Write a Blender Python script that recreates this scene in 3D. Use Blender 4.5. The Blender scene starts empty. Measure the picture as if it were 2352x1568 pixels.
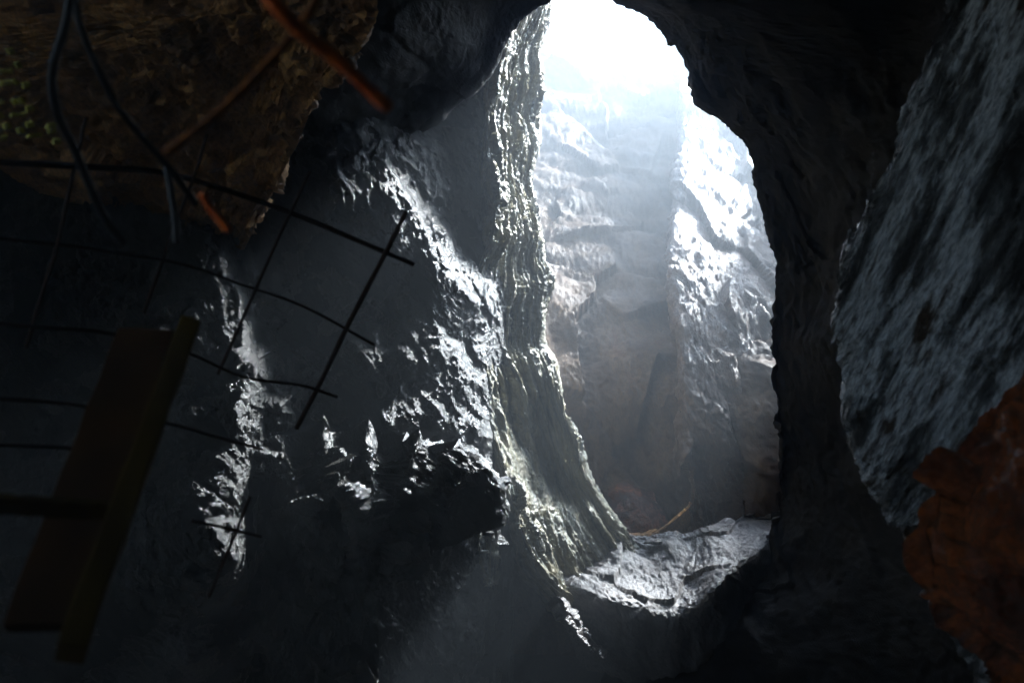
import bpy, math, numpy as np
from mathutils import Vector, Matrix

S = bpy.context.scene
COL = S.collection

# ------------------------------------------------------------------ camera
PITCH = math.radians(20.0)
EYE = np.array([0.0, 0.0, 1.5])
LENS = 28.0
FPX = LENS / 36.0 * 2352.0            # focal length in pixels of a 2352 x 1568 view
cd = bpy.data.cameras.new('camera')
cd.lens = LENS; cd.sensor_width = 36.0
cd.clip_start = 0.02; cd.clip_end = 500.0
cd.dof.use_dof = True; cd.dof.focus_distance = 6.6; cd.dof.aperture_fstop = 3.2
cam = bpy.data.objects.new('camera', cd); COL.objects.link(cam)
cam.location = EYE; cam.rotation_euler = (math.pi/2 + PITCH, 0, 0)
S.camera = cam
# rows: local right / up / forward axes expressed in world axes
AX = np.array([[1, 0, 0],
               [0, -math.sin(PITCH), math.cos(PITCH)],
               [0, math.cos(PITCH), math.sin(PITCH)]])

# ------------------------------------------------------------------ sky and sun
SUN_L = np.array([0.555, 0.615, 0.56]); SUN_L /= np.linalg.norm(SUN_L)   # towards the sun (right, up, forward)
SUN_W = SUN_L @ AX
w = bpy.data.worlds.new('World'); S.world = w; w.use_nodes = True
nt = w.node_tree
sky = nt.nodes.new('ShaderNodeTexSky'); sky.sky_type = 'NISHITA'; sky.sun_disc = False
sky.sun_elevation = math.asin(SUN_W[2]); sky.sun_rotation = math.atan2(SUN_W[0], SUN_W[1])
bg = nt.nodes['Background']; bg.inputs['Strength'].default_value = 0.07
nt.links.new(sky.outputs[0], bg.inputs[0])
ld = bpy.data.lights.new('sun', 'SUN'); ld.energy = 5.0; ld.angle = math.radians(10.0); ld.color = (0.93, 0.97, 1.0)
sun = bpy.data.objects.new('sun', ld); COL.objects.link(sun)
sun.rotation_euler = Vector(SUN_W).to_track_quat('Z', 'Y').to_euler()
S.view_settings.view_transform = 'Standard'; S.view_settings.look = 'None'
S.view_settings.exposure = 3.72; S.view_settings.gamma = 1.0
S.cycles.use_denoising = True
S.cycles.max_bounces = 8; S.cycles.diffuse_bounces = 4; S.cycles.glossy_bounces = 3
S.cycles.volume_bounces = 0; S.cycles.sample_clamp_indirect = 4.0

# ------------------------------------------------------------------ helpers
def L(px, py, d):
    """a point from its direction (pixel of the 2352 view) and its distance along the view axis, local axes"""
    px = np.asarray(px, float); py = np.asarray(py, float); d = np.asarray(d, float)
    return np.stack([(px-1176)/FPX*d, (784-py)/FPX*d, d], -1)
def W(p): return np.asarray(p) @ AX + EYE

def _hash(ix, iy, iz, seed):
    h = (ix*374761393 + iy*668265263 + iz*2147483647 + seed*1274126177) & 0xFFFFFFFF
    h = ((h ^ (h >> 13)) * 1274126177) & 0xFFFFFFFF
    h = ((h ^ (h >> 16)) * 2246822519) & 0xFFFFFFFF
    return h ^ (h >> 15)
def noise(p, seed=0):
    i = np.floor(p).astype(np.int64); f = p - i
    u = f*f*f*(f*(f*6-15)+10)
    out = 0
    for dx in (0, 1):
        wx = u[..., 0] if dx else 1-u[..., 0]
        for dy in (0, 1):
            wy = u[..., 1] if dy else 1-u[..., 1]
            for dz in (0, 1):
                wz = u[..., 2] if dz else 1-u[..., 2]
                h = _hash(i[..., 0]+dx, i[..., 1]+dy, i[..., 2]+dz, seed)
                gx = ((h & 1023)/511.5-1); gy = (((h >> 10) & 1023)/511.5-1); gz = (((h >> 20) & 1023)/511.5-1)
                out = out + wx*wy*wz*(gx*(f[..., 0]-dx)+gy*(f[..., 1]-dy)+gz*(f[..., 2]-dz))
    return out
def fbm(p, octaves=4, seed=0, gain=0.5):
    s = 0; a = 1.0
    for o in range(octaves):
        s = s + a*noise(p*(2.03**o)+o*7.3, seed+o); a *= gain
    return s
def facet(p, seed=0, tilt=1.05):
    """broken rock: every cell of the fabric is a tilted plane of its own"""
    shp = p.shape[:-1]; p = p.reshape(-1, 3)
    i = np.floor(p).astype(np.int64); best = np.full(len(p), 1e9); out = np.zeros(len(p))
    for dx in (-1, 0, 1):
        for dy in (-1, 0, 1):
            for dz in (-1, 0, 1):
                h = _hash(i[:, 0]+dx, i[:, 1]+dy, i[:, 2]+dz, seed)
                h2 = _hash(i[:, 0]+dx, i[:, 1]+dy, i[:, 2]+dz, seed+91)
                v = np.stack([i[:, 0]+dx+(h & 1023)/1023., i[:, 1]+dy+((h >> 10) & 1023)/1023., i[:, 2]+dz+((h >> 20) & 1023)/1023.], -1)
                q = p - v
                d = (q*q).sum(-1)
                m = d < best
                g = np.stack([(h2 & 1023)/511.5-1, ((h2 >> 10) & 1023)/511.5-1, ((h2 >> 20) & 1023)/511.5-1], -1)
                val = ((h2 >> 5) & 1023)/1023.-0.5 + tilt*(g*q).sum(-1)
                out = np.where(m, val, out); best = np.where(m, d, best)
    return out.reshape(shp)

def frame(n, t):
    n = np.array(n, float); n /= np.linalg.norm(n)
    t = np.array(t, float); t -= n*(t@n); t /= np.linalg.norm(t)
    return np.stack([n, t, np.cross(n, t)])
STRATA = frame((0.87, 0.42, -0.25), (0.40, -0.87, -0.1))     # the steep bedding that runs down to the right
def bed(p, fn, ft, warp=0.06, F=STRATA):
    q = p + warp*np.stack([noise(p*1.7, 5), noise(p*1.7+9, 6), noise(p*1.7+20, 7)], -1)
    return (q @ F.T) * np.array([fn, ft, ft*1.2])
def ridged(p, octaves=5, seed=0, gain=0.55):
    s = 0; a = 1.0
    for o in range(octaves):
        s = s + a*(0.5-2*np.abs(noise(p*(2.1**o)+o*3.7, seed+o))); a *= gain
    return s
def rock(p, big=.18, f1=.10, f2=.035, fine=.012, fn=5., ft=1.4, F=STRATA, seed=0, chip=.5):
    """folds + broken plates + bedded, splintery relief + grit"""
    q = bed(p, fn, ft, .08, F)
    lump = np.clip(.55+1.1*noise(p*1.3+seed*3.1, seed+8), .1, 1.3)          # rough here, smooth there
    return (big*fbm(p*0.9+seed, 3, seed) + f1*facet(q*.5, seed+1)
            + lump*(f2*ridged(q*1.1, 5, seed+2) + f2*chip*facet(q*np.array([2.6, 3.2, 3.2]), seed+4))
            + fine*fbm(p*17, 3, seed+3, .6))

def crom(P, t):
    """Catmull-Rom along axis 0"""
    n = len(P); i = np.clip(np.floor(t).astype(int), 0, n-2); f = (t-i).reshape(-1, *([1]*(P.ndim-1)))
    ext = np.concatenate([[2*P[0]-P[1]], P, [2*P[-1]-P[-2]]])
    a, b, c, d = ext[i], ext[i+1], ext[i+2], ext[i+3]
    return 0.5*((2*b)+(c-a)*f+(2*a-5*b+4*c-d)*f*f+(3*b-a-3*c+d)*f**3)
def net(rows, nu, nv):
    P = np.array(rows, float); P = L(P[..., 0], P[..., 1], P[..., 2])
    P = crom(P, np.linspace(0, P.shape[0]-1, nv))
    P = crom(P.swapaxes(0, 1), np.linspace(0, P.shape[1]-1, nu)).swapaxes(0, 1)
    return P
def normals(P):
    du = np.gradient(P, axis=1); dv = np.gradient(P, axis=0)
    n = np.cross(du, dv); n /= np.linalg.norm(n, axis=-1, keepdims=True)+1e-12
    return n
def run_lengths(P):
    """metres across and along a grid, from its middle row and column"""
    nv, nu = P.shape[:2]
    a = np.concatenate([[0], np.cumsum(np.linalg.norm(np.diff(P[nv//2], axis=0), axis=1))])
    b = np.concatenate([[0], np.cumsum(np.linalg.norm(np.diff(P[:, nu//2], axis=0), axis=1))])
    return np.meshgrid(a, b)
def grid_mesh(name, P, mat, smooth=False):
    nv, nu = P.shape[:2]
    V = W(P.reshape(-1, 3)).astype(np.float32)
    idx = np.arange(nv*nu).reshape(nv, nu)
    Q = np.stack([idx[:-1, :-1], idx[1:, :-1], idx[1:, 1:], idx[:-1, 1:]], -1).reshape(-1, 4)
    me = bpy.data.meshes.new(name)
    me.vertices.add(len(V)); me.vertices.foreach_set('co', V.ravel())
    me.loops.add(Q.size); me.loops.foreach_set('vertex_index', Q.ravel().astype(np.int32))
    me.polygons.add(len(Q)); me.polygons.foreach_set('loop_start', (np.arange(len(Q))*4).astype(np.int32))
    if smooth: me.polygons.foreach_set('use_smooth', np.ones(len(Q), bool))
    uv = np.stack(run_lengths(P), -1).reshape(-1, 2)[Q.ravel()].astype(np.float32)
    me.uv_layers.new(name='UVMap').data.foreach_set('uv', uv.ravel())
    me.update(); me.validate()
    me.materials.append(mat)
    return me
def link(name, me, parent=None):
    o = bpy.data.objects.new(name, me); COL.objects.link(o)
    if parent: o.parent = parent
    return o
def tag(o, label=None, cat=None, group=None, kind=None):
    if label: o['label'] = label
    if cat: o['category'] = cat
    if group: o['group'] = group
    if kind: o['kind'] = kind
    return o
def sheet(name, rows, nu, nv, mat, flip=False, disp=None, **kw):
    """a rock surface over a net of control points, broken up along its normals"""
    P = net(rows, nu, nv)
    n = normals(P) * (-1 if flip else 1)
    d = disp(P) if disp else rock(P, **kw)
    return link(name, grid_mesh(name, P + n*d[..., None], mat))
def poly_mesh(name, V, F, mat):
    me = bpy.data.meshes.new(name); me.from_pydata([tuple(v) for v in W(np.array(V, float))], [], F); me.update()
    me.materials.append(mat); return me
def tube(name, pts, r, mat, seg=8, sub=6, rough=0.0, parent=None, seed=0):
    P = np.array(pts, float); P = L(P[:, 0], P[:, 1], P[:, 2]) if P.shape[1] == 3 else P
    P = crom(P, np.linspace(0, len(P)-1, (len(P)-1)*sub+1))
    T = np.gradient(P, axis=0); T /= np.linalg.norm(T, axis=1, keepdims=True)
    A = np.cross(T, [0.13, 0.2, 1.0]); A /= np.linalg.norm(A, axis=1, keepdims=True); B = np.cross(T, A)
    th = np.linspace(0, 2*math.pi, seg, endpoint=False)
    ring = A[:, None]*np.cos(th)[None, :, None] + B[:, None]*np.sin(th)[None, :, None]
    rr = np.full(len(P), r) * (1+rough*noise(P*60+seed, seed))
    V = (P[:, None] + ring*rr[:, None, None]); n = len(P)
    V = np.concatenate([V.reshape(-1, 3), P[:1], P[-1:]])
    F = []
    for i in range(n-1):
        for k in range(seg):
            F.append((i*seg+k, i*seg+(k+1) % seg, (i+1)*seg+(k+1) % seg, (i+1)*seg+k))
    for k in range(seg):
        F.append((n*seg, (k+1) % seg, k)); F.append((n*seg+1, (n-1)*seg+k, (n-1)*seg+(k+1) % seg))
    me = poly_mesh(name, V, F, mat)
    me.polygons.foreach_set('use_smooth', np.ones(len(me.polygons), bool))
    return link(name, me, parent)

# ------------------------------------------------------------------ materials
def rock_mat(name, cols, rough=(0.22, 0.6), scale=2.0, stretch=(3.0, 0.7, 0.9), bump=0.5, spec=0.5, F=STRATA, uv=False, span=(.30, .72)):
    m = bpy.data.materials.new(name); m.use_nodes = True
    N = m.node_tree.nodes; K = m.node_tree.links; b = N['Principled BSDF']
    tc = N.new('ShaderNodeTexCoord')
    mp = N.new('ShaderNodeMapping'); mp.vector_type = 'TEXTURE'
    Fw = F @ AX
    mp.inputs['Rotation'].default_value = Matrix([list(r) for r in Fw.T]).to_euler()
    mp.inputs['Scale'].default_value = [1/s for s in stretch]
    if uv: mp.inputs['Rotation'].default_value = (0, 0, 0)
    K.new(tc.outputs['UV' if uv else 'Object'], mp.inputs['Vector'])
    n1 = N.new('ShaderNodeTexNoise'); n1.inputs['Scale'].default_value = scale; n1.inputs['Detail'].default_value = 8; n1.inputs['Roughness'].default_value = .62
    K.new(mp.outputs[0], n1.inputs['Vector'])
    cr = N.new('ShaderNodeValToRGB'); e = cr.color_ramp.elements
    while len(e) < len(cols): e.new(0.5)
    for k, c in enumerate(cols):
        e[k].position = span[0]+(span[1]-span[0])*k/(len(cols)-1); e[k].color = (*c, 1)
    K.new(n1.outputs['Fac'], cr.inputs[0])
    n2 = N.new('ShaderNodeTexNoise'); n2.inputs['Scale'].default_value = 38; n2.inputs['Detail'].default_value = 5
    K.new(mp.outputs[0], n2.inputs['Vector'])
    mx = N.new('ShaderNodeMix'); mx.data_type = 'RGBA'; mx.blend_type = 'MULTIPLY'; mx.inputs['Factor'].default_value = .8
    c2 = N.new('ShaderNodeValToRGB'); c2.color_ramp.elements[0].position = .33; c2.color_ramp.elements[0].color = (.35, .35, .35, 1); c2.color_ramp.elements[1].position = .6
    K.new(n2.outputs['Fac'], c2.inputs[0])
    K.new(cr.outputs[0], mx.inputs['A']); K.new(c2.outputs[0], mx.inputs['B']); K.new(mx.outputs['Result'], b.inputs['Base Color'])
    n3 = N.new('ShaderNodeTexNoise'); n3.inputs['Scale'].default_value = 3.3; n3.inputs['Detail'].default_value = 6
    K.new(tc.outputs['Object'], n3.inputs['Vector'])
    mr = N.new('ShaderNodeMapRange'); mr.inputs['From Min'].default_value = .35; mr.inputs['From Max'].default_value = .65
    mr.inputs['To Min'].default_value = rough[0]; mr.inputs['To Max'].default_value = rough[1]
    K.new(n3.outputs['Fac'], mr.inputs['Value']); K.new(mr.outputs[0], b.inputs['Roughness'])
    b.inputs['Specular IOR Level'].default_value = spec
    n4 = N.new('ShaderNodeTexNoise'); n4.inputs['Scale'].default_value = 70; n4.inputs['Detail'].default_value = 6; n4.inputs['Roughness'].default_value = .7
    K.new(tc.outputs['Object'], n4.inputs['Vector'])
    ad = N.new('ShaderNodeMath'); ad.operation = 'ADD'; K.new(n2.outputs['Fac'], ad.inputs[0]); K.new(n4.outputs['Fac'], ad.inputs[1])
    bp = N.new('ShaderNodeBump'); bp.inputs['Strength'].default_value = bump; bp.inputs['Distance'].default_value = .02
    K.new(ad.outputs[0], bp.inputs['Height']); K.new(bp.outputs[0], b.inputs['Normal'])
    return m
def plain(name, c1, c2, rough=.6, scale=30., metallic=0., stretch=(1, 1, 1), bump=.3, spec=.5):
    m = bpy.data.materials.new(name); m.use_nodes = True
    N = m.node_tree.nodes; K = m.node_tree.links; b = N['Principled BSDF']
    tc = N.new('ShaderNodeTexCoord'); mp = N.new('ShaderNodeMapping'); mp.inputs['Scale'].default_value = stretch
    K.new(tc.outputs['Object'], mp.inputs[0])
    n = N.new('ShaderNodeTexNoise'); n.inputs['Scale'].default_value = scale; n.inputs['Detail'].default_value = 6
    K.new(mp.outputs[0], n.inputs['Vector'])
    cr = N.new('ShaderNodeValToRGB'); cr.color_ramp.elements[0].position = .35; cr.color_ramp.elements[1].position = .65
    cr.color_ramp.elements[0].color = (*c1, 1); cr.color_ramp.elements[1].color = (*c2, 1)
    K.new(n.outputs['Fac'], cr.inputs[0]); K.new(cr.outputs[0], b.inputs['Base Color'])
    b.inputs['Roughness'].default_value = rough; b.inputs['Metallic'].default_value = metallic; b.inputs['Specular IOR Level'].default_value = spec
    bp = N.new('ShaderNodeBump'); bp.inputs['Strength'].default_value = bump; bp.inputs['Distance'].default_value = .004
    K.new(n.outputs['Fac'], bp.inputs['Height']); K.new(bp.outputs[0], b.inputs['Normal'])
    return m
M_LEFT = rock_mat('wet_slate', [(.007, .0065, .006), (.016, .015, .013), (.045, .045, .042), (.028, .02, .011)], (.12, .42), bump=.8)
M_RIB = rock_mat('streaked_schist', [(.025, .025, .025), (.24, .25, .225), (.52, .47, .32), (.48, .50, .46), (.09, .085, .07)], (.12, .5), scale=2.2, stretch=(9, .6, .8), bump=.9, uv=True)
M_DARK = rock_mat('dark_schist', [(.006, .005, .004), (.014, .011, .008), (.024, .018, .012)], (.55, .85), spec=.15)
M_FAR = rock_mat('brown_rock', [(.032, .015, .006), (.08, .04, .017), (.135, .08, .04), (.11, .037, .011)], (.5, .85), stretch=(1.6, .8, 1), spec=.25)
M_GLINT = rock_mat('glinting_brown_rock', [(.05, .023, .01), (.13, .066, .028), (.21, .12, .058)], (.15, .5), stretch=(1.6, .8, 1), bump=.8)
M_LEDGE = rock_mat('pale_rubble', [(.05, .045, .043), (.11, .10, .095), (.18, .165, .16), (.075, .052, .036)], (.3, .7), stretch=(1.5, 1, 1))
M_BROWN = rock_mat('lamp_warm_ochre_rock', [(.16, .075, .02), (.48, .24, .07), (.62, .34, .11)], (.4, .8), stretch=(1.5, 1, 1))  # ochre pushed warm and bright, standing in for lamp light on the outcrop
M_BLUE = rock_mat('grey_rock', [(.015, .015, .015), (.09, .095, .10), (.46, .49, .53), (.05, .035, .025)], (.14, .42), scale=3, stretch=(4, .6, .8), bump=1.0, span=(.40, .62), F=frame((.85, -.4, -.3), (.35, .9, -.1)))
M_WARMRED = rock_mat('lamp_warm_red_rock', [(.03, .007, .002), (.08, .018, .004), (.22, .055, .01), (.03, .008, .002)], (.08, .3), scale=4, stretch=(1, 1, 1), bump=1.0)  # red rock with warm lamp light mixed into its orange
M_SHELL = rock_mat('cave_rock', [(.02, .018, .016), (.045, .038, .032), (.07, .06, .05)], (.5, .8))
M_ROD = plain('rusted_steel', (.010, .006, .004), (.03, .014, .008), .9, 80, spec=.2)
M_RED = plain('lamp_lit_rust', (.50, .06, .008), (.85, .20, .03), .6, 60)  # rust brightened to orange, warm lamp light painted into it
M_RUSTY = plain('brown_rust', (.05, .02, .008), (.16, .055, .014), .9, 60, spec=.1)
M_WOOD = plain('old_wood', (.014, .006, .0012), (.028, .012, .0025), .9, 14, stretch=(1, 1, .15), spec=.08)
M_WOODY = plain('lit_edge_wood', (.035, .021, .003), (.065, .04, .006), .85, 14, stretch=(1, 1, .15), spec=.1)  # post and rail: the lit yellow edge is put into the wood colour
M_CABLE = plain('black_rubber', (.01, .011, .013), (.02, .021, .024), .6, 40, bump=.05, spec=.25)
M_GLINT_BAR = plain('glint_yellow', (.36, .33, .06), (.55, .50, .12), .5, 40)  # yellow of small light glints, painted onto bars

# ------------------------------------------------------------------ left wall of the chamber
LIT = [  # ledges of the wall that are turned to the shaft
 [(850,345),(880,360),(940,420),(975,440),(1000,480),(1040,520),(1075,550),(1100,600),(1125,640),(1130,700),(1115,740),(1095,700),(1060,660),(1030,640),(1010,620),(1005,580),(985,540),(960,490),(930,450),(900,400)],
 [(765,370),(790,400),(815,425),(858,430),(858,442),(835,445),(818,460),(800,430),(775,400)],
 [(805,730),(850,725),(900,755),(985,820),(990,850),(960,830),(930,800),(900,790),(880,830),(850,830),(820,790),(780,770),(800,750)],
 [(870,875),(930,890),(960,905),(990,880),(995,910),(1050,930),(1090,950),(1140,1000),(1150,1020),(1100,1000),(1060,975),(1000,975),(950,940),(910,955),(890,930),(910,910)],
 [(995,735),(1030,770),(1075,800),(1100,850),(1115,880),(1125,960),(1145,990),(1110,960),(1080,930),(1060,910),(1080,880),(1050,830),(1020,810),(1005,790),(1020,770)],
 [(490,560),(540,600),(555,650),(575,680),(570,720),(610,760),(660,790),(700,825),(740,855),(790,855),(740,870),(700,880),(700,930),(690,990),(660,950),(640,930),(610,960),(605,1030),(570,1035),(550,1000),(545,930),(560,900),(545,850),(555,800),(550,740),(545,670),(520,620)],
 [(470,1190),(500,1180),(540,1190),(585,1160),(587,1300),(565,1310),(520,1260),(490,1220)],
 [(430,905),(490,915),(490,945),(440,935)], [(350,745),(400,735),(405,760),(365,765)],
 [(430,1290),(450,1310),(490,1320),(480,1340)], [(420,1450),(500,1430),(525,1480),(440,1530)],
]
def inside(poly, X, Y):
    c = np.zeros(X.shape, bool); n = len(poly)
    for i in range(n):
        x1, y1 = poly[i]; x2, y2 = poly[(i+1) % n]
        if y1 == y2: continue
        c ^= ((y1 > Y) != (y2 > Y)) & (X < (x2-x1)*(Y-y1)/(y2-y1)+x1)
    return c
def left_wall():
    cx = [-420, 0, 300, 450, 550, 650, 750, 850, 1000, 1110, 1180]
    ry = [-350, 0, 250, 500, 750, 980, 1100, 1250, 1500, 1900]
    DEP = np.array([
        [4.4, 4.6, 4.9, 5.1, 5.3, 5.45, 5.6, 5.8, 6.2, 6.6, 7.2],
        [4.6, 4.9, 5.2, 5.4, 5.6, 5.8, 6.0, 6.2, 6.7, 6.95, 7.5],
        [4.6, 4.9, 5.2, 5.35, 5.5, 5.65, 5.8, 6.0, 6.65, 6.95, 7.5],
        [4.5, 4.75, 4.95, 5.1, 5.3, 5.55, 5.7, 5.85, 6.35, 6.8, 7.4],
        [4.4, 4.6, 4.75, 4.85, 5.05, 5.4, 5.65, 5.8, 6.1, 6.6, 7.3],
        [4.4, 4.6, 4.75, 4.85, 5.05, 5.4, 5.65, 5.8, 6.05, 6.45, 7.2],
        [4.3, 4.5, 4.55, 4.6, 4.8, 5.5, 5.75, 5.95, 6.2, 6.5, 7.2],
        [4.2, 4.35, 4.42, 4.45, 4.62, 5.5, 5.8, 5.95, 6.2, 6.5, 7.2],
        [4.3, 4.5, 4.6, 4.7, 4.95, 5.5, 5.75, 5.9, 6.2, 6.5, 7.2],
        [4.8, 5.0, 5.2, 5.35, 5.5, 5.7, 5.85, 6.0, 6.3, 6.6, 7.4]])
    nu, nv = 700, 880
    gx = np.linspace(cx[0], cx[-1], nu); gy = np.linspace(ry[0], ry[-1], nv)
    D = crom(DEP, np.interp(gy, ry, range(len(ry))))
    D = crom(D.T, np.interp(gx, cx, range(len(cx)))).T
    PX, PY = np.meshgrid(gx, gy); P = L(PX, PY, D)
    # pixel raster of the same surface, to set the lie of its ledges
    q = np.stack([PX/60, PY/60, PX*0], -1)
    wx = PX + 14*fbm(q, 4, 31, .6); wy = PY + 14*fbm(q+50, 4, 32, .6)
    m = np.zeros(PX.shape)
    for poly in LIT: m[inside(poly, wx, wy)] = 1
    near = m.copy()
    for _ in range(14):
        near[1:-1, 1:-1] = np.maximum.reduce([near[1:-1, 1:-1], near[:-2, 1:-1], near[2:, 1:-1], near[1:-1, :-2], near[1:-1, 2:]])
    # splintered along the bedding: strands inside the ledges, chips around them
    ca, sa = math.cos(math.radians(55)), math.sin(math.radians(55))
    al, ac = PX*ca+PY*sa, -PX*sa+PY*ca
    st = fbm(np.stack([al/70, ac/22, PX*0], -1), 4, 35, .6)
    m = np.where(m > 0, (st > np.where(PX < 800, -.26, np.where(PY < 700, -.34, -.13))).astype(float), ((near > 0) & (st > .34)).astype(float))
    mi = near.copy()
    sx = (PX[:, -1]-PX[:, 0]).mean()/(nu-1); sy = (PY[-1]-PY[0]).mean()/(nv-1)
    l2 = np.array([SUN_L[0], -SUN_L[1]]); l2 /= np.linalg.norm(l2)
    g = np.where(m > 0, np.where(PX < 800, -2.4, -2.1), 0.35)
    pad = 80
    gp = np.pad(g, pad, mode='edge')
    ky = np.fft.fftfreq(gp.shape[0], sy)*2*np.pi; kx = np.fft.fftfreq(gp.shape[1], sx)*2*np.pi
    KX, KY = np.meshgrid(kx, ky); kl = KX*l2[0]+KY*l2[1]; k2 = KX**2+KY**2
    H = np.fft.ifft2(np.conj(1j*kl)*np.fft.fft2(gp)/(kl**2+.03*k2+(2*np.pi/1000)**2)).real
    H = H[pad:-pad, pad:-pad]*0.0031
    ray = P/np.linalg.norm(P, axis=-1, keepdims=True)
    for _ in range(3):
        mi[1:-1, 1:-1] = (mi[1:-1, 1:-1]*2+mi[:-2, 1:-1]+mi[2:, 1:-1]+mi[1:-1, :-2]+mi[1:-1, 2:])/6
    amp = .7+.5*np.clip(mi, 0, 1)
    r = rock(P, big=.08, f1=.05, f2=.07, fine=.03, fn=9, ft=4.2, seed=3)*amp
    P = P - ray*(H+r)[..., None]
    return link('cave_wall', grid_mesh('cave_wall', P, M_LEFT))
tag(left_wall(), 'dark wet left rock wall of the cave with glistening ledges', 'rock wall', kind='structure')

hb = [(1152, 1200), (1138, 1110), (1095, 1062), (1055, 1030), (1010, 1040), (960, 1008), (900, 1024), (850, 996), (800, 1010), (745, 990), (690, 1018), (645, 1008), (612, 1045), (602, 1120), (594, 1220), (596, 1320), (588, 1450), (585, 1560), (580, 1720)]
rows = [[], [], [], [], [], [], []]
for k, (x, y) in enumerate(hb):
    d = 5.02+.3*(x-600)/550+[0, 0, .1, 0, .16, .04, .2, .08, .14, .02, .12, .03, 0, 0, 0, 0, 0, 0, 0][k]; c = np.array([870., 1330+300*max(0, (k-11)/7)])
    f = lambda a: tuple(np.array([x, y])*(1-a)+c*a)
    for j, (q, e) in enumerate([((x+(20 if k < 12 else 45), y+(50 if k < 12 else 0)), d+1.0), ((x+2, y+5), d+.12), (f(0), d), (f(.06), d-.1), (f(.25), d-.16), (f(.6), d-.18), (f(1.), d-.1)]):
        rows[j].append((*q, e))
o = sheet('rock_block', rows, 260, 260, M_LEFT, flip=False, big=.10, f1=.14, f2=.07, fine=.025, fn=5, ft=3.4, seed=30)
tag(o, 'black rock mass standing below the glistening ledges', 'rock block')

# ------------------------------------------------------------------ rib between chamber and shaft
R = [(-90, 1215, 1305), (60, 1165, 1268), (120, 1138, 1246), (180, 1118, 1252), (260, 1114, 1232), (330, 1116, 1240), (410, 1122, 1216), (470, 1135, 1222), (540, 1126, 1240), (600, 1102, 1246), (660, 1088, 1272), (720, 1078, 1258), (790, 1080, 1250),
     (850, 1092, 1276), (980, 1125, 1312), (1100, 1160, 1350), (1180, 1178, 1395), (1250, 1200, 1450), (1320, 1240, 1490), (1390, 1310, 1520), (1450, 1400, 1545)]
rows = []
for k, (y, a, b) in enumerate(R):
    t = k/(len(R)-1); n0 = 6.92-.3*t; n1 = 7.95-.65*t
    g = .55*max(0, 1-abs(y-1060)/150)                      # the groove between the two arms of the rib
    rows.append([(a-25, y+25, n0+.75), (a, y+8, n0), (a+.33*(b-a), y, n0+.3*(n1-n0)+g*.7), (a+.66*(b-a), y-4, n0+.64*(n1-n0)+g), (b, y-8, n1), (b-25, y-8, n1+.6), (b-110, y, n1+1.6)])
def along(P, f2, fine, fn, ft, seed):
    U, V = run_lengths(P)
    k = noise(P*1.2, seed)*.25
    q = np.stack([(U+.12*k)*fn, V*ft+k, 0*U+seed], -1)
    lump = np.clip(.7+1.2*noise(P*1.6+seed, seed+8), .15, 1.5)
    return (.09*fbm(P*1.1, 3, seed) + .05*facet(q*np.array([.5, .5, 1]), seed+1)
            + lump*(f2*ridged(q, 5, seed+2, .6) + .5*f2*facet(q*np.array([1.6, 2.2, 1]), seed+4)) + fine*fbm(P*20, 3, seed+3, .6))
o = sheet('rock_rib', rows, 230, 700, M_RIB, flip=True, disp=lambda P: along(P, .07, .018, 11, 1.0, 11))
tag(o, 'tall wet streaked rock rib running down beside the bright shaft', 'rock rib')

def sliver(pts, label, mat, seed, d0=6.35):
    rows = []
    for k, (x, y, hw) in enumerate(pts):
        d = d0+.02*k
        rows.append([(x-hw*.6, y+hw*.4, d+.35), (x-hw, y, d), (x, y-hw*.2, d+.12), (x+hw, y-hw*.5, d+.16), (x+hw*.8, y-hw*.5, d+.6)])
    tag(sheet('rock_sliver', rows, 40, 120, mat, flip=True, disp=lambda P: along(P, .05, .012, 10, 4, seed)), label, 'rock sliver')
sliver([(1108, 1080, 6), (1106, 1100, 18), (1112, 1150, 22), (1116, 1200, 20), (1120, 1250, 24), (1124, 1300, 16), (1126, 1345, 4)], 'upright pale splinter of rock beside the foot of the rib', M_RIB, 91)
sliver([(1275, 1375, 3), (1292, 1398, 9), (1320, 1436, 12), (1350, 1472, 10), (1388, 1510, 3)], 'narrow slanting splinter of rock below the ledge', M_LEDGE, 95, 6.2)

# ------------------------------------------------------------------ ledge at the foot of the opening
crest = [(1350, 1225), (1420, 1240), (1490, 1248), (1535, 1242), (1590, 1256), (1650, 1234), (1710, 1196), (1770, 1158), (1850, 1070), (1930, 960)]
front = [(1290, 1360), (1400, 1390), (1480, 1405), (1540, 1428), (1600, 1402), (1660, 1348), (1720, 1296), (1790, 1250), (1870, 1190), (1960, 1100)]
rows = [[], [], [], [], [], []]
for k, ((cx_, cy_), (fx, fy)) in enumerate(zip(crest, front)):
    e = .42*max(0, k-5)+(.35 if k == 0 else 0)
    rows[0].append((cx_+30, cy_+230, 8.3+e)); rows[1].append((cx_, cy_+8, 7.65+e)); rows[2].append((cx_, cy_, 7.45+e))
    rows[3].append(((cx_+fx)/2, (cy_+fy)/2, 6.95+e)); rows[4].append((fx, fy, 6.5+e)); rows[5].append((fx+40, fy+170, 6.9+e))
o = sheet('rock_ledge', rows, 260, 200, M_LEDGE, flip=True, big=.14, f1=.035, f2=.026, fine=.018, fn=5, ft=2.4, seed=23)
tag(o, 'pale rubble covered saddle of rock closing the bottom of the opening', 'rock ledge')

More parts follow.
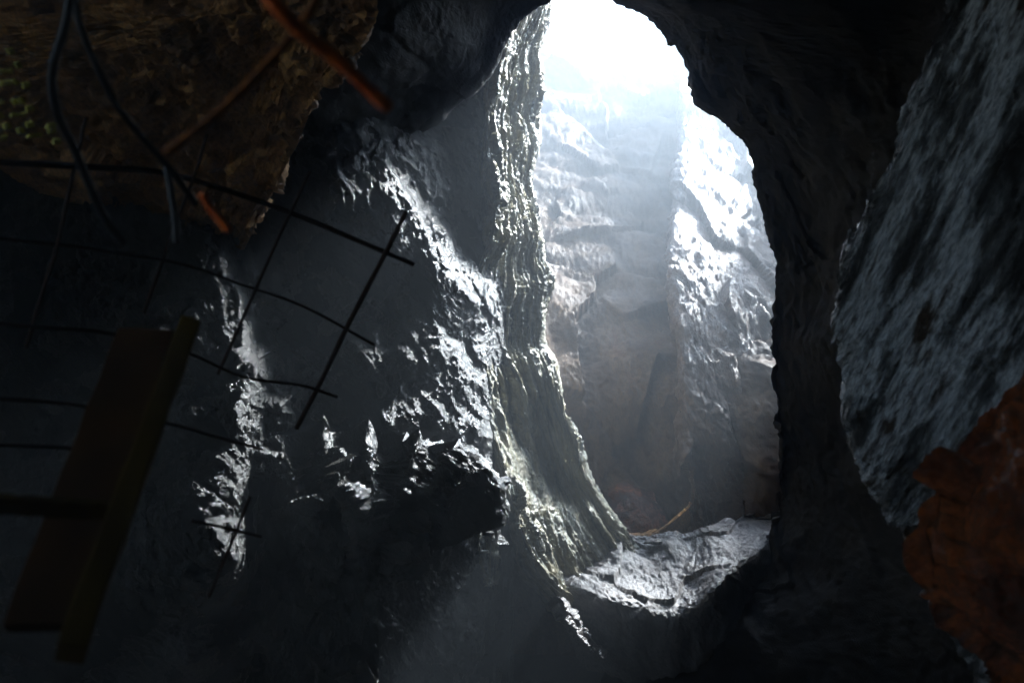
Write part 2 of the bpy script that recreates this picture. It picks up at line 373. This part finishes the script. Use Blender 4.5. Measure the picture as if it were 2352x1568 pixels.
# ------------------------------------------------------------------ right wall of the opening
E = [(-700, 1000), (-400, 1180), (-220, 1290), (-40, 1390), (25, 1482), (60, 1520), (115, 1560), (170, 1588), (270, 1650), (325, 1696), (420, 1738), (540, 1766), (640, 1772), (800, 1766),
     (950, 1758), (1080, 1762), (1180, 1775), (1290, 1720), (1400, 1580), (1520, 1420), (1750, 1300)]
rows = []
for y, x in E:
    e = L(x, y, 7.35); q1 = e+np.array([.55, .25, .35]); q2 = e+np.array([2.6, 1.4, .9])
    back = [(1176+q[0]/q[2]*FPX, 784-q[1]/q[2]*FPX, q[2]) for q in (q2, q1)]
    rows.append(back+[(x, y, 7.35), (x+35, y+6, 7.12), (x+150, y+20, 6.7), (1700+.35*(x+150)*.6, y+40, 5.8), (2300, y+60, 4.9), (3300, y+60, 4.2)])
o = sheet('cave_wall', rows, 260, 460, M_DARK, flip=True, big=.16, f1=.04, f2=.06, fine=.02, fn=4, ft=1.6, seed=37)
tag(o, 'shadowed rock wall framing the right side of the bright opening', 'rock wall', kind='structure')

# ------------------------------------------------------------------ ceiling lip
lip = [(1640, -190), (1480, -150), (1400, -110), (1320, -60), (1262, 2), (1190, 44), (1158, 72), (1130, 130), (1095, 195), (1015, 250), (905, 322), (790, 375)]
rows = [[], [], [], [], [], []]
for k, (x, y) in enumerate(lip):
    t = k/(len(lip)-1)
    e = L(x, y, 6.6-.2*t); q1 = e+np.array([.05, .5, .22]); q2 = e+np.array([.3, 2.2, .7])
    for j, q in ((0, q2), (1, q1), (2, e)): rows[j].append((1176+q[0]/q[2]*FPX, 784-q[1]/q[2]*FPX, q[2]))
    rows[3].append((x-40, y-45, 6.35-.25*t)); rows[4].append((x-110, y-200, 5.6-.5*t)); rows[5].append((x-260, y-620, 4.6-.6*t))
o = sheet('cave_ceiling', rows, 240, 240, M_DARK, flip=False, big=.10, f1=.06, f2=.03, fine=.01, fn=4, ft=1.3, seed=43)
tag(o, 'black overhanging rock ceiling above the top of the rib', 'rock ceiling', kind='structure')

# ------------------------------------------------------------------ far side of the shaft
fx = [950, 1150, 1300, 1420, 1540, 1650, 1800, 2000, 2300]
fy = [48, 100, 160, 300, 450, 600, 750, 900, 1100, 1300, 1500]
zb = [18.5, 17.6, 16.5, 14.2, 12.2, 10.6, 9.4, 8.7, 8.4, 8.2, 8.0]
rows = [[(x, y, zb[i]+[-1.3, -.5, 0, .1, 0, -.1, -.2, .3, 1.2][j]) for j, x in enumerate(fx)] for i, y in enumerate(fy)]
o = sheet('shaft_wall', rows, 300, 340, M_FAR, flip=True, big=.2, f1=.13, f2=.02, fine=.03, fn=2.6, ft=1.6, seed=51)
tag(o, 'brown rock at the far side of the light filled shaft', 'rock wall', kind='structure')
bx = [(130, 1556), (250, 1562), (400, 1560), (550, 1540), (700, 1545), (900, 1560), (1050, 1572), (1180, 1580), (1300, 1600)]
rows = []
for k, (y, x) in enumerate(bx):
    z = [15.6, 13.8, 11.8, 10.2, 9.2, 8.5, 8.2, 8.0, 7.9][k]
    rows.append([(x-6, y, z+1.2), (x, y, z), (x+50, y+6, z-.12), (x+120, y+10, z), (x+210, y+10, z+.3), (x+330, y, z+1.2)])
o = sheet('rock_buttress', rows, 150, 300, M_GLINT, flip=True, big=.12, f1=.10, f2=.06, fine=.02, fn=5, ft=1.6, seed=57)
tag(o, 'sparkling rock buttress at the right of the shaft far wall', 'rock buttress')

# ------------------------------------------------------------------ near rocks
ul = [(-260, 900), (-60, 878), (20, 866), (62, 858), (110, 828), (150, 790), (220, 735), (330, 690), (430, 640), (530, 590), (640, 540)]
rows = []
for k, (y, x) in enumerate(ul):
    z = [3.5, 3.6, 3.7, 3.75, 3.85, 3.95, 4.15, 4.5, 4.85, 5.25, 5.8][k]
    rows.append([(x-45, y-14, z+1.3), (x, y, z), (x-40, y-4, z-.12), (x-160, y-10, z-.12), (x-330, y-10, z-.05), (x-560, y, z+.1), (x-1000, y+20, z+.5)])
o = sheet('rock_outcrop', rows, 260, 260, M_BROWN, flip=False, big=.10, f1=.08, f2=.08, fine=.03, fn=5, ft=3, seed=61)
tag(o, 'ochre brown rock outcrop, lamp warmth in its colour, hanging at the top left', 'rock outcrop')
re = [(-1500, 2900), (-900, 2560), (-450, 2360), (-160, 2230), (0, 2185), (90, 2150), (180, 2125), (240, 2098), (370, 2040), (470, 1990), (560, 1950), (640, 1936), (750, 1930), (850, 1940), (1000, 1956), (1090, 1995), (1180, 2050), (1260, 2095), (1400, 2150), (1600, 2260), (2100, 2400)]
rows = []
for k, (y, x) in enumerate(re):
    rows.append([(x+40, y, 3.6), (x+4, y, 2.75), (x, y, 2.62), (x+50, y+5, 2.5), (x+180, y+15, 2.34), (x+330, y+30, 2.15), (x+560, y+50, 1.95), (x+1000, y+60, 1.7), (x+2200, y+90, 1.35), (x+4200, y+120, 1.1)])
o = sheet('rock_slab', rows, 300, 520, M_BLUE, flip=True, big=.06, f1=.02, f2=.045, fine=.014, fn=16, ft=3, F=frame((.85, -.4, -.3), (.35, .9, -.1)), seed=67)
tag(o, 'blue grey rough rock slab leaning in at the right edge', 'rock slab')
ru = [(760, 2540), (840, 2400), (940, 2290), (1020, 2230), (1120, 2165), (1240, 2112), (1320, 2122), (1420, 2185), (1500, 2275), (1590, 2370), (1760, 2440), (2100, 2480)]
rows = []
for k, (y, x) in enumerate(ru):
    rows.append([(x+40, y+10, 2.5), (x+3, y+2, 1.88), (x, y, 1.8), (x+40, y+6, 1.7), (x+130, y+10, 1.6), (x+280, y+10, 1.5), (x+500, y, 1.47), (x+760, y, 1.55), (x+950, y, 1.9)])
o = sheet('boulder', rows, 200, 240, M_WARMRED, flip=True, big=.05, f1=.05, f2=.022, fine=.014, fn=9, ft=5, seed=71)
tag(o, 'boulder coloured lamp lit orange in the lower right corner', 'boulder')
rows = [[(1385, 1265, 8.3), (1385, 1160, 8.3), (1430, 1110, 8.35), (1500, 1130, 8.4)], [(1400, 1250, 7.95), (1405, 1175, 7.95), (1455, 1135, 8.0), (1520, 1165, 8.15)],
        [(1420, 1265, 7.85), (1440, 1225, 7.8), (1490, 1195, 7.85), (1540, 1205, 8.05)], [(1450, 1300, 7.9), (1480, 1275, 7.9), (1530, 1255, 8.0), (1570, 1250, 8.2)]]
o = sheet('boulder', rows, 60, 60, M_WARMRED, flip=False, big=.05, f1=.05, f2=.03, fine=.01, fn=5, ft=4, seed=77)
tag(o, 'red brown boulder lying deep in the shaft behind the ledge', 'boulder')

sh = [(1395, 1218), (1430, 1222), (1465, 1224), (1500, 1214), (1530, 1196), (1560, 1172), (1585, 1150)]
rows = [[(x, y+6, 8.1) for x, y in sh], [(x, y, 7.8) for x, y in sh], [(x, y+8, 7.72) for x, y in sh], [(x+2, y+24, 7.74) for x, y in sh], [(x+4, y+60, 8.0) for x, y in sh]]
o = sheet('rock_shelf', rows, 120, 50, M_BROWN, flip=True, big=.03, f1=.02, f2=.02, fine=.01, fn=7, ft=4, seed=79)
tag(o, 'ochre rock shelf curving behind the rubble ledge in the shaft', 'rock shelf')
th, ph = np.meshgrid(np.linspace(0, 2*math.pi, 26), np.linspace(0, math.pi, 16))
P = np.stack([.075*np.cos(th)*np.sin(ph), .03*np.cos(ph), .05*np.sin(th)*np.sin(ph)], -1)
P = P*(1+.35*facet(P*26, 5)[..., None]); P[:, -1] = P[:, 0]
o = link('stone', grid_mesh('stone', P+L(1502, 1243, 7.38), M_LEDGE))
tag(o, 'small pale flat stone lying on the crest of the ledge', 'stone')

# ------------------------------------------------------------------ rock all round (chamber and shaft)
def shell(name, x0, x1, y0, y1, z0, z1, axis, val, label, holes=None, n=90, m=90):
    """one rough wall of the cave at local axis = val; holes(a, b) drops faces where daylight comes in"""
    rng = {'x': ((z0, z1), (y0, y1)), 'y': ((x0, x1), (z0, z1)), 'z': ((x0, x1), (y0, y1))}[axis]
    A, B = np.meshgrid(np.linspace(*rng[0], n), np.linspace(*rng[1], m))
    c = np.full(A.shape, float(val))
    P = {'x': np.stack([c, B, A], -1), 'y': np.stack([A, c, B], -1), 'z': np.stack([A, B, c], -1)}[axis]
    k = {'x': 0, 'y': 1, 'z': 2}[axis]
    P[..., k] += rock(P, big=.35, f1=.15, f2=.05, fine=.02, fn=3, ft=1.2, seed=81)
    me = grid_mesh(name, P, M_SHELL)
    if holes:
        import bmesh
        bm = bmesh.new(); bm.from_mesh(me); bm.faces.ensure_lookup_table()
        mid_a = ((A[:-1, :-1]+A[1:, 1:])/2).ravel(); mid_b = ((B[:-1, :-1]+B[1:, 1:])/2).ravel()
        hit = np.nonzero(holes(mid_a, mid_b))[0]
        bmesh.ops.delete(bm, geom=[bm.faces[i] for i in hit], context='FACES'); bm.to_mesh(me); bm.free()
    return tag(link(name, me), label, 'rock wall', kind='structure')
X0, X1, Y0, Y1, Z0, Z1 = -5.0, 5.6, -3.6, 5.2, -5.0, 7.7
shell('cave_ceiling', X0-.5, X1+.5, 0, 0, Z0-.5, Z1+.6, 'y', Y1, 'rough rock roof over the dark chamber')
shell('cave_floor', X0-.5, X1+.5, 0, 0, Z0-.5, 10.6, 'y', Y0, 'rough rock floor under the dark chamber')
shell('cave_wall', 0, 0, Y0-.5, Y1+.5, Z0-.5, Z1+.5, 'x', X0, 'rock wall at the far left of the dark chamber with an added opening for sky light',
      holes=lambda a, b: ((a+2.0)/2.6)**2+((b-2.1)/2.4)**2 < 1)  # unseen opening added so sky light reaches the slab and foreground
shell('cave_wall', 0, 0, Y0-.5, Y1+.5, Z0-.5, Z1+.5, 'x', X1, 'rock wall at the far right of the dark chamber')
shell('cave_wall', X0-.5, X1+.5, Y0-.5, Y1+.5, 0, 0, 'z', Z0, 'rock wall behind the viewer')
op = [(-.25, 2.5), (0, .9), (.2, -.3), (.6, -1.3), (1.1, -2.2), (2.0, -2.2), (3.2, -1.2), (5.3, .2), (5.3, 5.0), (.2, 5.0), (-.25, 3.5)]
shell('cave_wall', X0-.5, X1+.5, Y0-.5, Y1+.5, 0, 0, 'z', Z1+.2, 'rock wall around the opening into the shaft', holes=lambda a, b: inside(op, a, b), n=140, m=140)

A, B = np.meshgrid(np.linspace(7.9, 13.5, 90), np.linspace(0, 1, 70))
T = np.clip((A-10.7)/.5, 0, 1); B = -4+B*(5.5+1.9*T*T*(3-2*T))  # unseen wall added, its top shaped to cut the sun beam
P = np.stack([4.7+0*A, B, A], -1); P[..., 0] += .4*rock(P, seed=83)
tag(link('shaft_wall', grid_mesh('shaft_wall', P, M_FAR)), 'unseen rock wall added beside the shaft to cut the sun beam', 'rock wall', kind='structure')

# ------------------------------------------------------------------ rusted mesh, wires, cables, timber
mesh = bpy.data.objects.new('wire_mesh', None); COL.objects.link(mesh); mesh.location = W(L(500, 1000, 1.9))
tag(mesh, 'bent rusty reinforcing mesh of crossing rods before the left wall', 'wire mesh')
bpy.context.view_layer.update()
def rod(pts, r=.0055, mat=None, seed=0):
    o = tube('rod', pts, r, mat or M_ROD, seg=8, sub=5, rough=.25, seed=seed)
    o.parent = mesh; o.matrix_parent_inverse = mesh.matrix_world.inverted()
RODS = [
 [(-60, 370, 1.5), (230, 385, 1.7), (400, 402, 1.85), (650, 482, 2.05), (885, 580, 2.2), (950, 607, 2.25)],
 [(-60, 542, 1.5), (200, 570, 1.7), (420, 607, 1.85), (560, 655, 2.0), (700, 705, 2.1), (860, 792, 2.2)],
 [(-60, 740, 1.5), (80, 750, 1.55), (265, 768, 1.7), (430, 810, 1.85), (560, 866, 1.95), (690, 884, 2.05), (775, 912, 2.1)],
 [(-60, 912, 1.5), (100, 922, 1.6), (200, 934, 1.7), (380, 970, 1.85), (500, 1004, 1.95), (605, 1032, 2.0)],
 [(-60, 1020, 1.5), (150, 1028, 1.65), (300, 1050, 1.8)],
 [(933, 487, 2.21), (885, 582, 2.19), (800, 745, 2.16), (740, 870, 2.14), (680, 985, 2.12)],
 [(712, 395, 2.05), (640, 545, 2.02), (585, 670, 2.0), (500, 860, 1.95)],
 [(475, 308, 1.85), (448, 400, 1.84), (410, 497, 1.83), (330, 720, 1.8)],
 [(198, 270, 1.66), (167, 403, 1.65), (130, 568, 1.64), (89, 701, 1.63), (60, 800, 1.62)],
 [(575, 1140, 1.98), (530, 1250, 1.97), (480, 1370, 1.95)], [(440, 1195, 1.9), (520, 1212, 1.95), (600, 1232, 2.0)],
]
for i, r in enumerate(RODS): rod(r, (.0068 if i in (0, 5) else .004), seed=i)
o = tube('rusted_wire', [(560, -80, .62), (640, 20, .64), (700, 80, .66), (760, 125, .68), (830, 190, .70), (893, 250, .72)], .0058, M_RED, sub=8, rough=.6, seed=5)
tag(o, 'blurred rusty wire coloured lamp lit orange slanting down to the right', 'wire')
o = tube('rusted_wire', [(760, -60, .74), (690, 60, .75), (610, 150, .76), (520, 240, .78), (440, 305, .80), (380, 350, .82)], .0045, M_RUSTY, sub=8, rough=.6, seed=9)
tag(o, 'dim brown rusty wire slanting down to the left', 'wire')
o = tube('rusted_wire', [(462, 445, .84), (488, 485, .85), (527, 532, .86)], .0036, M_RED, sub=8, rough=.5, seed=13)
tag(o, 'short rusty wire end coloured lamp lit orange beside the mesh', 'wire')
o = tube('cable', [(170, -60, .95), (150, 60, .97), (125, 140, 1.0), (120, 200, 1.02), (135, 270, 1.05), (170, 340, 1.1), (205, 425, 1.14), (240, 500, 1.18), (285, 560, 1.2)], .0055, M_CABLE, sub=8)
tag(o, 'long black cable bowed down at the far left', 'cable')
o = tube('cable', [(160, -60, 1.05), (185, 60, 1.07), (225, 160, 1.1), (270, 245, 1.14), (330, 320, 1.2), (400, 400, 1.25), (450, 470, 1.3)], .005, M_CABLE, sub=8)
tag(o, 'straighter black cable crossing behind the brown wire', 'cable')
o = tube('cable', [(383, 385, 1.3), (392, 440, 1.3), (402, 505, 1.3), (405, 560, 1.3)], .006, M_CABLE, sub=8)
tag(o, 'short hanging black cable end', 'cable')

def beam(name, a, b, wdt, thk, mat, twist=0., parent=None):
    A, B = L(*a), L(*b); t = (B-A)/np.linalg.norm(B-A)
    u = np.cross(t, [0, 0, 1.]); u /= np.linalg.norm(u); v = np.cross(t, u)
    u, v = u*math.cos(twist)+v*math.sin(twist), -u*math.sin(twist)+v*math.cos(twist)
    V = []; n = 14
    for i in range(n+1):
        p = A+(B-A)*i/n
        for sx_, sy_ in ((-1, -1), (-.86, -1), (.86, -1), (1, -1), (1, -.8), (1, .8), (1, 1), (.86, 1), (-.86, 1), (-1, 1), (-1, .8), (-1, -.8)):
            c = (.97 if abs(sx_) == 1 and abs(sy_) == 1 else 1.0)
            q = p+u*sx_*c*wdt/2+v*sy_*c*thk/2
            V.append(q+.0012*np.array([math.sin(i*1.7+sx_*3), math.cos(i*2.3+sy_*2), 0]))
    F = [tuple(range(12))[::-1], tuple(range(12*n, 12*n+12))]
    for i in range(n):
        for k in range(12): F.append((12*i+k, 12*i+(k+1) % 12, 12*i+12+(k+1) % 12, 12*i+12+k))
    o = link(name, poly_mesh(name, V, F, mat))
    if parent: o.parent = parent; o.matrix_parent_inverse = parent.matrix_world.inverted()
    return o
tf = bpy.data.objects.new('timber_frame', None); COL.objects.link(tf); tf.location = W(L(120, 1400, .95))
tag(tf, 'old wooden post and boards standing at the lower left', 'timber frame'); bpy.context.view_layer.update()
beam('board', (338, 765, 1.30), (100, 1440, .93), .085, .022, M_WOOD, .25, tf)
beam('post', (434, 752, 1.28), (160, 1500, .87), .030, .045, M_WOODY, .5, tf)
beam('rail', (-80, 1152, .92), (240, 1170, 1.0), .02, .03, M_WOODY, .1, tf)

lp = bpy.data.objects.new('glint_bars', None); COL.objects.link(lp); lp.location = W(L(60, 330, 1.5))  # bars made up to stand for small yellow glints of light
tag(lp, 'made up short yellow bars standing for light glints at the far left edge', 'glint bars'); bpy.context.view_layer.update()
for (x0, x1, y) in [(-6, 27, 164), (2, 24, 191), (31, 38, 189), (52, 68, 196), (-6, 5, 233), (29, 38, 234), (44, 53, 232), (60, 76, 250), (24, 58, 264), (-6, 5, 266), (60, 76, 286),
                    (107, 127, 289), (111, 127, 300), (8, 22, 290), (63, 95, 312), (122, 137, 325), (18, 30, 118), (36, 46, 150), (-6, 14, 318), (40, 52, 300)]:
    beam('glint_bar', (x0, y+1, 1.5), (x1, y-1, 1.52), .0032, .010, M_GLINT_BAR, .0, lp)

# ------------------------------------------------------------------ damp air
V = [(x, y, z) for x in (-6.4, 12.8) for y in (-8, 16.8) for z in (-5.3, 16.2)]
me = bpy.data.meshes.new('haze'); me.from_pydata(V, [], [(0, 1, 3, 2), (4, 6, 7, 5), (0, 4, 5, 1), (2, 3, 7, 6), (0, 2, 6, 4), (1, 5, 7, 3)]); me.update()
hm = bpy.data.materials.new('damp_air'); hm.use_nodes = True
hn = hm.node_tree.nodes; hn.remove(hn['Principled BSDF'])
pv = hn.new('ShaderNodeVolumePrincipled'); pv.inputs['Color'].default_value = (.74, .87, 1, 1); pv.inputs['Density'].default_value = .05
pv.inputs['Anisotropy'].default_value = .82
hm.node_tree.links.new(pv.outputs[0], hn['Material Output'].inputs['Volume'])
me.materials.append(hm)
tag(link('haze', me), 'thin bluish damp haze filling the cave air', 'haze', kind='stuff')
